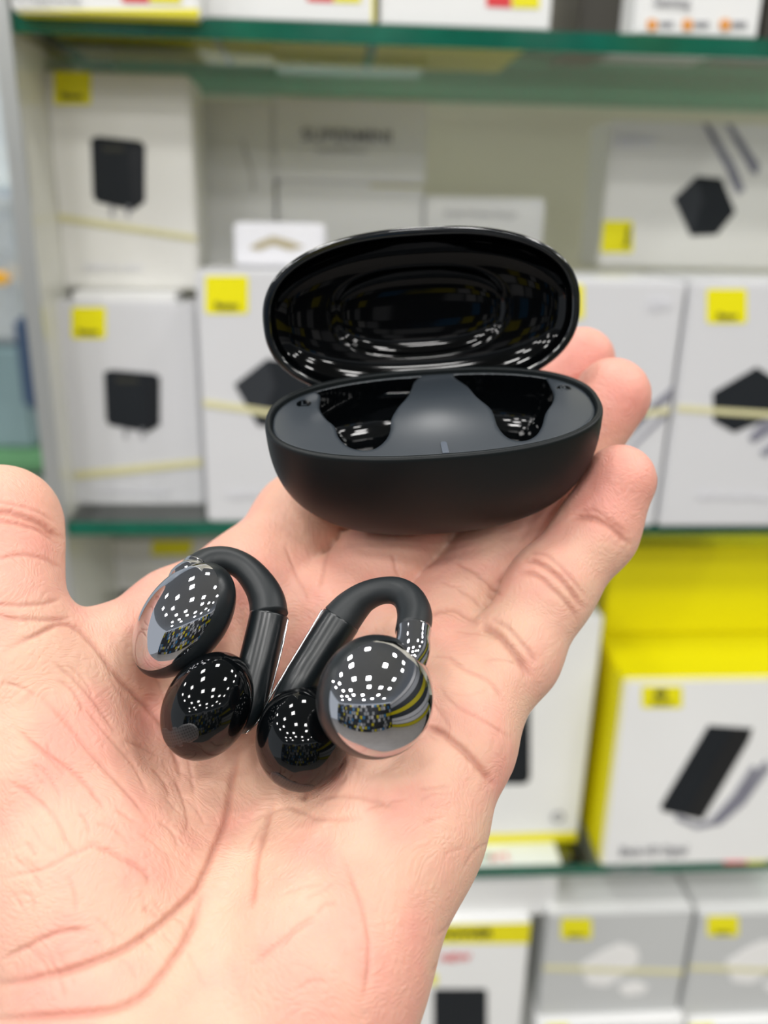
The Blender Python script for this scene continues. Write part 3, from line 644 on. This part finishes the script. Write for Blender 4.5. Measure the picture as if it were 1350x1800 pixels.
# ------------------------------------------------------------------ the hand
S = lambda *p: (cp(*p[:3]), p[3])
PALM = [  # metacarpal columns and pads: chains of (px, py, distance mm, radius mm)
    [(838, 1208, 167, 9.0), (794, 1290, 162, 11.8), (706, 1450, 151, 14), (560, 1700, 139, 17), (470, 1950, 132, 18), (480, 2200, 126, 18)],
    [(738, 1150, 173, 10.5), (640, 1350, 164, 12), (480, 1650, 149, 14), (420, 1950, 136, 16)],
    [(595, 1085, 179, 11), (500, 1300, 170, 12), (380, 1600, 153, 14), (330, 1950, 137, 16)],
    [(445, 1030, 185, 10.5), (340, 1300, 171, 12), (290, 1650, 151, 15), (260, 1950, 136, 16)],
    [(20, 1180, 153, 12.0), (70, 1330, 152, 15.5), (160, 1560, 145, 18), (230, 1850, 134, 19), (300, 2200, 126, 18)],
    [(0, 1250, 155, 12), (180, 1154, 163, 8.2), (310, 1082, 175, 9), (445, 1030, 184, 10.5)],
]
FING = [
    [(852, 1206, 166, 9.0), (901, 1152, 168.5, 8.5), (967, 1035, 172, 8.2), (1048, 935, 174, 7.5), (1089, 845, 173, 7.35)],
    [(738, 1150, 174, 10.3), (794, 1074, 181.5, 9.2), (866, 987, 188, 8.8), (986, 827, 192, 8.5), (1076, 696, 191, 8.5)],
    [(595, 1085, 179.5, 10.8), (664, 1004, 187, 9.8), (750, 914, 195, 9.3), (905, 755, 205, 8.6), (1022, 634, 208, 8.1)],
    [(445, 1030, 184, 10.4), (528, 913, 193, 9.6), (610, 840, 201, 9), (720, 750, 210, 8.3), (815, 668, 214, 8)],
    [(20, 1180, 152, 11.9), (0, 1080, 155, 10.6), (-3, 975, 161, 10.6), (2, 920, 165, 11.4)],
]
palm = [[S(*p) for p in c] for c in PALM]; fing = [[S(*p) for p in c] for c in FING]
def chain(P, ch, k):
    d = None
    for (a, ra), (b, rb) in zip(ch[:-1], ch[1:]):
        v = cap(P, a, b, ra, rb); d = v if d is None else smin(d, v, k)
    return d
def case_d(P):
    q = (P - O_) @ R_; z = np.minimum(q[:, 2], 0); zz = np.maximum(-z - 1, 0)
    G = ((np.abs(q[:, 0] / CA) ** CN + np.abs(q[:, 1] / CB) ** CN) ** (CPW / CN) + (zz / (CH - 1)) ** CPW) ** (1 / CPW)
    r = np.linalg.norm(np.column_stack([q[:, :2], z]), axis=1); return r * (1 - 1 / np.maximum(G, .05))
def ell_d(P, b):
    q = (P - b['c']) @ b['A'].T; G = np.sqrt(((q / b['r']) ** 2).sum(1)); return np.linalg.norm(q, axis=1) * (1 - 1 / np.maximum(G, .05))
def hand(P):
    d = None
    for ch in palm: v = chain(P, ch, 5); d = v if d is None else smin(d, v, 9)
    fd = None
    for i, ch in enumerate(fing): 
        v = chain(P, ch, 5); fd = v if fd is None else smin(fd, v, .7)
    d = smin(d, fd, 4.0)
    d = smax(d, -(case_d(P) - .05), 1.2)
    for b in BALLS + PODS: d = smax(d, -(ell_d(P, b) - .05), 1.0)
    for (ps, rs) in TUBES: d = smax(d, -(chain(P, list(zip(ps, rs)), 1) - .05), .8)
    return d
step = 1.3; lo = np.array([-92., -140., -226.]); hi = np.array([66., 52., -96.])
ax = [np.arange(lo[i], hi[i], step) for i in range(3)]
FF = np.zeros([len(a_) for a_ in ax], np.float32)
YY, ZZ = np.meshgrid(ax[1], ax[2], indexing='ij')
for i, x in enumerate(ax[0]):
    FF[i] = hand(np.column_stack([np.full(YY.size, x), YY.ravel(), ZZ.ravel()])).reshape(YY.shape)
V, Fq = surface_nets(FF, lo, step)
V, _ = newton(hand, V, 2)
me = bpy.data.meshes.new('tmp'); me.from_pydata(V.tolist(), [], Fq.tolist()); me.update()
to = bpy.data.objects.new('tmp', me); COL.objects.link(to); sm = to.modifiers.new('s', 'SUBSURF'); sm.levels = 2; sm.render_levels = 2
dg = bpy.context.evaluated_depsgraph_get(); m2 = to.evaluated_get(dg).to_mesh()
V = np.zeros(len(m2.vertices) * 3); m2.vertices.foreach_get('co', V); V = V.reshape(-1, 3)
N = np.zeros(len(m2.vertices) * 3); m2.vertices.foreach_get('normal', N); N = N.reshape(-1, 3)
Fq = np.zeros(len(m2.polygons) * 4, np.int32); m2.loops.foreach_get('vertex_index', Fq); Fq = Fq.reshape(-1, 4)
bpy.data.objects.remove(to); bpy.data.meshes.remove(me)
# creases: real grooves, drawn along the lines of the palm
CR = [  # (half width mm, depth mm, points)
    (.55, .55, [(417, 1300), (415, 1340), (408, 1381), (397, 1449), (363, 1534), (340, 1574), (295, 1619), (227, 1664), (142, 1700), (57, 1722), (-40, 1735)]),
    (.5, .38, [(482, 1398), (468, 1449), (450, 1506), (446, 1560), (440, 1600)]),
    (.6, .45, [(360, 1560), (345, 1610), (317, 1664), (283, 1715), (249, 1750), (193, 1775), (57, 1790), (-30, 1795)]),
    (.45, .40, [(0, 1150), (60, 1118), (113, 1097), (159, 1126), (215, 1200), (283, 1273), (309, 1336), (317, 1381)]),
    (.55, .55, [(740, 1278), (770, 1285), (796, 1301), (830, 1332), (854, 1361), (870, 1385)]),
    (.7, .7, [(842, 1100), (862, 1108), (883, 1125), (912, 1159), (932, 1195)]), (.4, .3, [(860, 1085), (895, 1105), (925, 1140), (945, 1170)]),
    (.5, .55, [(915, 985), (945, 990), (975, 1008), (1005, 1040), (1028, 1075)]), (.45, .4, [(905, 1005), (940, 1010), (970, 1030), (1000, 1060), (1018, 1095)]),
    (.35, .25, [(925, 970), (960, 975), (1000, 1010), (1035, 1055)]),
    (.6, .55, [(1000, 910), (1030, 908), (1060, 920), (1085, 938), (1108, 962)]), (.35, .25, [(1010, 898), (1040, 896), (1075, 915), (1110, 942)]),
    (.55, .5, [(-40, 896), (0, 898), (34, 902), (68, 916), (90, 932), (112, 950)]), (.4, .35, [(-40, 910), (0, 914), (40, 922), (75, 935), (108, 962)]), (.3, .2, [(-40, 880), (10, 884), (60, 895), (105, 925)]),
    (.35, .22, [(-20, 985), (30, 978), (80, 985), (110, 1000)]), (.35, .25, [(-20, 1060), (30, 1066), (80, 1062), (110, 1052)]), (.4, .3, [(-20, 1080), (40, 1090), (90, 1092), (130, 1085)]),
    (.35, .25, [(20, 1275), (80, 1325), (150, 1375), (190, 1430)]), (.35, .22, [(60, 1215), (120, 1275), (165, 1330), (225, 1390), (260, 1440)]), (.3, .2, [(140, 1230), (190, 1290), (240, 1350), (262, 1400)]),
    (.3, .2, [(10, 1370), (60, 1400), (100, 1440), (120, 1490)]), (.3, .2, [(90, 1160), (150, 1210), (205, 1290)]), (.4, .25, [(150, 1480), (205, 1500), (255, 1530), (265, 1560)]), (.3, .18, [(0, 1545), (70, 1530), (130, 1500), (180, 1480)]),
    (.4, .3, [(0, 1690), (60, 1660), (110, 1640), (160, 1635)]), (.3, .2, [(300, 1350), (320, 1400), (330, 1440), (325, 1470)]), (.3, .2, [(260, 1150), (290, 1230), (330, 1330), (345, 1420)]),
    (.45, .35, [(753, 1085), (775, 1072), (800, 1070), (822, 1082), (842, 1100)]), (.35, .25, [(835, 1010), (855, 1020), (870, 1035), (884, 1050)]), (.35, .25, [(800, 1030), (830, 1050), (850, 1070)]),
    (.35, .2, [(640, 1440), (560, 1440), (500, 1420), (430, 1450)]), (.35, .2, [(700, 1420), (620, 1400), (560, 1402)]), (.35, .2, [(440, 1700), (500, 1650), (560, 1610)]), (.35, .22, [(600, 1500), (640, 1600), (650, 1680), (640, 1760)]),
    (.3, .2, [(500, 960), (520, 1010), (540, 1060)]), (.35, .22, [(580, 950), (570, 1000), (560, 1040)]), (.35, .22, [(690, 970), (700, 1010), (730, 1050)]), (.3, .2, [(350, 960), (400, 975), (430, 985)]),
    (.35, .22, [(780, 1150), (820, 1180), (860, 1200), (890, 1240)]), (.3, .2, [(770, 1200), (800, 1240), (850, 1270), (900, 1300)]),
    (.45, .4, [(555, 1330), (540, 1380), (532, 1410)]), (.4, .3, [(800, 985), (825, 1000), (850, 1012)]),
]
for k in range(75):                                # small skin lines
    if k < 45: x, y, an = rng.uniform(-10, 330), rng.uniform(1130, 1700), rng.normal(.9, .25)
    elif k < 62: x, y, an = rng.uniform(420, 850), rng.uniform(1380, 1760), rng.normal(-.6, .35)
    else: x, y, an = rng.uniform(500, 900), rng.uniform(1000, 1280), rng.normal(.7, .5)
    ln = rng.uniform(30, 95); bend = rng.normal(0, 7)
    CR.append((rng.uniform(.18, .3), rng.uniform(.08, .2), [(x, y), (x + ln * .5 * math.cos(an) - bend * math.sin(an), y + ln * .5 * math.sin(an) + bend * math.cos(an)), (x + ln * math.cos(an), y + ln * math.sin(an))]))
pxy = np.column_stack([675 + F * V[:, 0] / -V[:, 2], 900 - F * V[:, 1] / -V[:, 2]]); depth = -V[:, 2]
facing = (N * -V).sum(1) / np.linalg.norm(V, axis=1) > .05
crease = np.zeros(len(V)); disp = np.zeros(len(V)); idx = np.where(facing)[0]; pf = pxy[idx]
for hw, dp, pts in CR:
    P = catmull(pts, 8); wob = np.cumsum(rng.normal(0, .5, (len(P), 2)), axis=0); P = P + wob - np.linspace(0, 1, len(P))[:, None] * wob[-1]
    lo2, hi2 = P.min(0) - 40, P.max(0) + 40; s_ = np.all((pf > lo2) & (pf < hi2), axis=1); ii = idx[s_]; X = pxy[ii]; d = np.full(len(ii), 1e9); tt = np.zeros(len(ii))
    for k in range(len(P) - 1):
        a_, b_ = P[k], P[k + 1]; e = b_ - a_; t = np.clip((X - a_) @ e / e.dot(e), 0, 1); v = np.linalg.norm(X - a_ - t[:, None] * e, axis=1); m_ = v < d; d[m_] = v[m_]; tt[m_] = (k + t[m_]) / (len(P) - 1)
    mm_ = d * depth[ii] / F; fade = np.clip(np.minimum(tt, 1 - tt) * 6, 0, 1)
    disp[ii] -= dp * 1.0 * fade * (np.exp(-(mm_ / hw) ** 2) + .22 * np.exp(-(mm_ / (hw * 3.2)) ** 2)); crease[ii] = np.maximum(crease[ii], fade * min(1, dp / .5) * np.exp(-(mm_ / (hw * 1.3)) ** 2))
V = V + N * disp[:, None]
# pigment: fingertips and pads redder
red = np.zeros(len(V))
for (x, y, d, r, s_) in ((1089, 835, 170, 13, 1.), (1076, 690, 185, 14, 1.), (1022, 634, 200, 14, 1.), (2, 880, 150, 16, .8), (800, 1230, 150, 16, .35), (90, 1400, 135, 26, .3), (560, 1750, 120, 26, .45), (420, 960, 172, 18, .6), (640, 1010, 170, 14, .35), (300, 1480, 135, 16, .2), (560, 1000, 172, 16, .45)):
    red = np.maximum(red, s_ * np.exp(-(np.linalg.norm(V - cp(x, y, d), axis=1) / r) ** 2))

def skin():
    m = bpy.data.materials.new('skin'); m.use_nodes = True; nt = m.node_tree; b = nt.nodes['Principled BSDF']; L_ = nt.links.new
    tc = nt.nodes.new('ShaderNodeTexCoord')
    def noise(s, d=4, vec=None):
        n = nt.nodes.new('ShaderNodeTexNoise'); n.inputs['Scale'].default_value = s; n.inputs['Detail'].default_value = d; L_(vec or tc.outputs['Object'], n.inputs['Vector']); return n
    def ramp(n, a_, b_):
        r = nt.nodes.new('ShaderNodeMapRange'); r.inputs['From Min'].default_value = a_; r.inputs['From Max'].default_value = b_; L_(n, r.inputs['Value']); return r.outputs[0]
    def mix(f, a_, b_):
        x = nt.nodes.new('ShaderNodeMix'); x.data_type = 'RGBA'
        for i, v in ((0, f), (6, a_), (7, b_)):
            if hasattr(v, 'node') or isinstance(v, bpy.types.NodeSocket): L_(v, x.inputs[i])
            else: x.inputs[i].default_value = v if i == 0 else (*v, 1)
        return x.outputs[2]
    def mul(a_, v):
        x = nt.nodes.new('ShaderNodeMath'); x.operation = 'MULTIPLY'; L_(a_, x.inputs[0])
        if isinstance(v, bpy.types.NodeSocket): L_(v, x.inputs[1])
        else: x.inputs[1].default_value = v
        return x.outputs[0]
    base, pink, yel, crs = SKINC
    c = mix(ramp(noise(38, 3).outputs['Fac'], .38, .64), yel, base)
    c = mix(mul(ramp(noise(75, 5).outputs['Fac'], .45, .7), .5), c, pink)
    at = nt.nodes.new('ShaderNodeAttribute'); at.attribute_name = 'flush'; c = mix(mul(at.outputs['Fac'], .8), c, pink)
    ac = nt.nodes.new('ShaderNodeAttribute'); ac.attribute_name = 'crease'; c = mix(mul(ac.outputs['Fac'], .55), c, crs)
    L_(c, b.inputs['Base Color']); b.inputs['Roughness'].default_value = .48; b.inputs['Specular IOR Level'].default_value = .35
    b.inputs['Subsurface Weight'].default_value = .35; b.inputs['Subsurface Radius'].default_value = (1, .35, .18); b.inputs['Subsurface Scale'].default_value = .004
    # fine ridges + cell pattern
    nd = noise(60, 2); mp = nt.nodes.new('ShaderNodeMix'); mp.data_type = 'VECTOR'; mp.inputs[0].default_value = .025; L_(tc.outputs['Object'], mp.inputs[4]); L_(nd.outputs['Color'], mp.inputs[5])
    wv = nt.nodes.new('ShaderNodeTexWave'); wv.inputs['Scale'].default_value = 520; wv.inputs['Distortion'].default_value = 3; wv.inputs['Detail'].default_value = 1; wv.bands_direction = 'DIAGONAL'; L_(mp.outputs[1], wv.inputs['Vector'])
    vo = nt.nodes.new('ShaderNodeTexVoronoi'); vo.feature = 'DISTANCE_TO_EDGE'; vo.inputs['Scale'].default_value = 650; L_(mp.outputs[1], vo.inputs['Vector'])
    n3 = noise(500, 5)
    def bump(h, st, dist, prev=None):
        x = nt.nodes.new('ShaderNodeBump'); x.inputs['Strength'].default_value = st; x.inputs['Distance'].default_value = dist; L_(h, x.inputs['Height'])
        if prev is not None: L_(prev, x.inputs['Normal'])
        return x.outputs[0]
    p = bump(wv.outputs['Fac'], .13, .00012); p = bump(vo.outputs['Distance'], .5, .0003, p); p = bump(n3.outputs['Fac'], .6, .0003, p)
    L_(p, b.inputs['Normal']); return m
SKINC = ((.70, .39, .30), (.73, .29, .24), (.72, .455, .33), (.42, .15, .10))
hnd = empty('person', c2w(cp(420, 1950, 140))[0], "person's open left hand, palm up, holding the case and both earbuds", 'person')
ho = mesh_obj('hand', c2w(V), Fq, skin(), hnd)
for nm, arr in (('crease', crease), ('flush', red)):
    at = ho.data.attributes.new(nm, 'FLOAT', 'POINT'); at.data.foreach_set('value', arr.astype(np.float32))

# lettering becomes ordinary mesh
dg = bpy.context.evaluated_depsgraph_get()
for o in [o for o in bpy.data.objects if o.type == 'FONT']:
    me = bpy.data.meshes.new_from_object(o.evaluated_get(dg)); n = o.name; par, loc, rot, scl = o.parent, o.location.copy(), o.rotation_euler.copy(), o.scale.copy()
    p = bpy.data.objects.new('text_mesh', me); COL.objects.link(p); p.parent = par; p.location = loc; p.rotation_euler = rot; p.scale = scl
    bpy.data.objects.remove(o); p.name = n
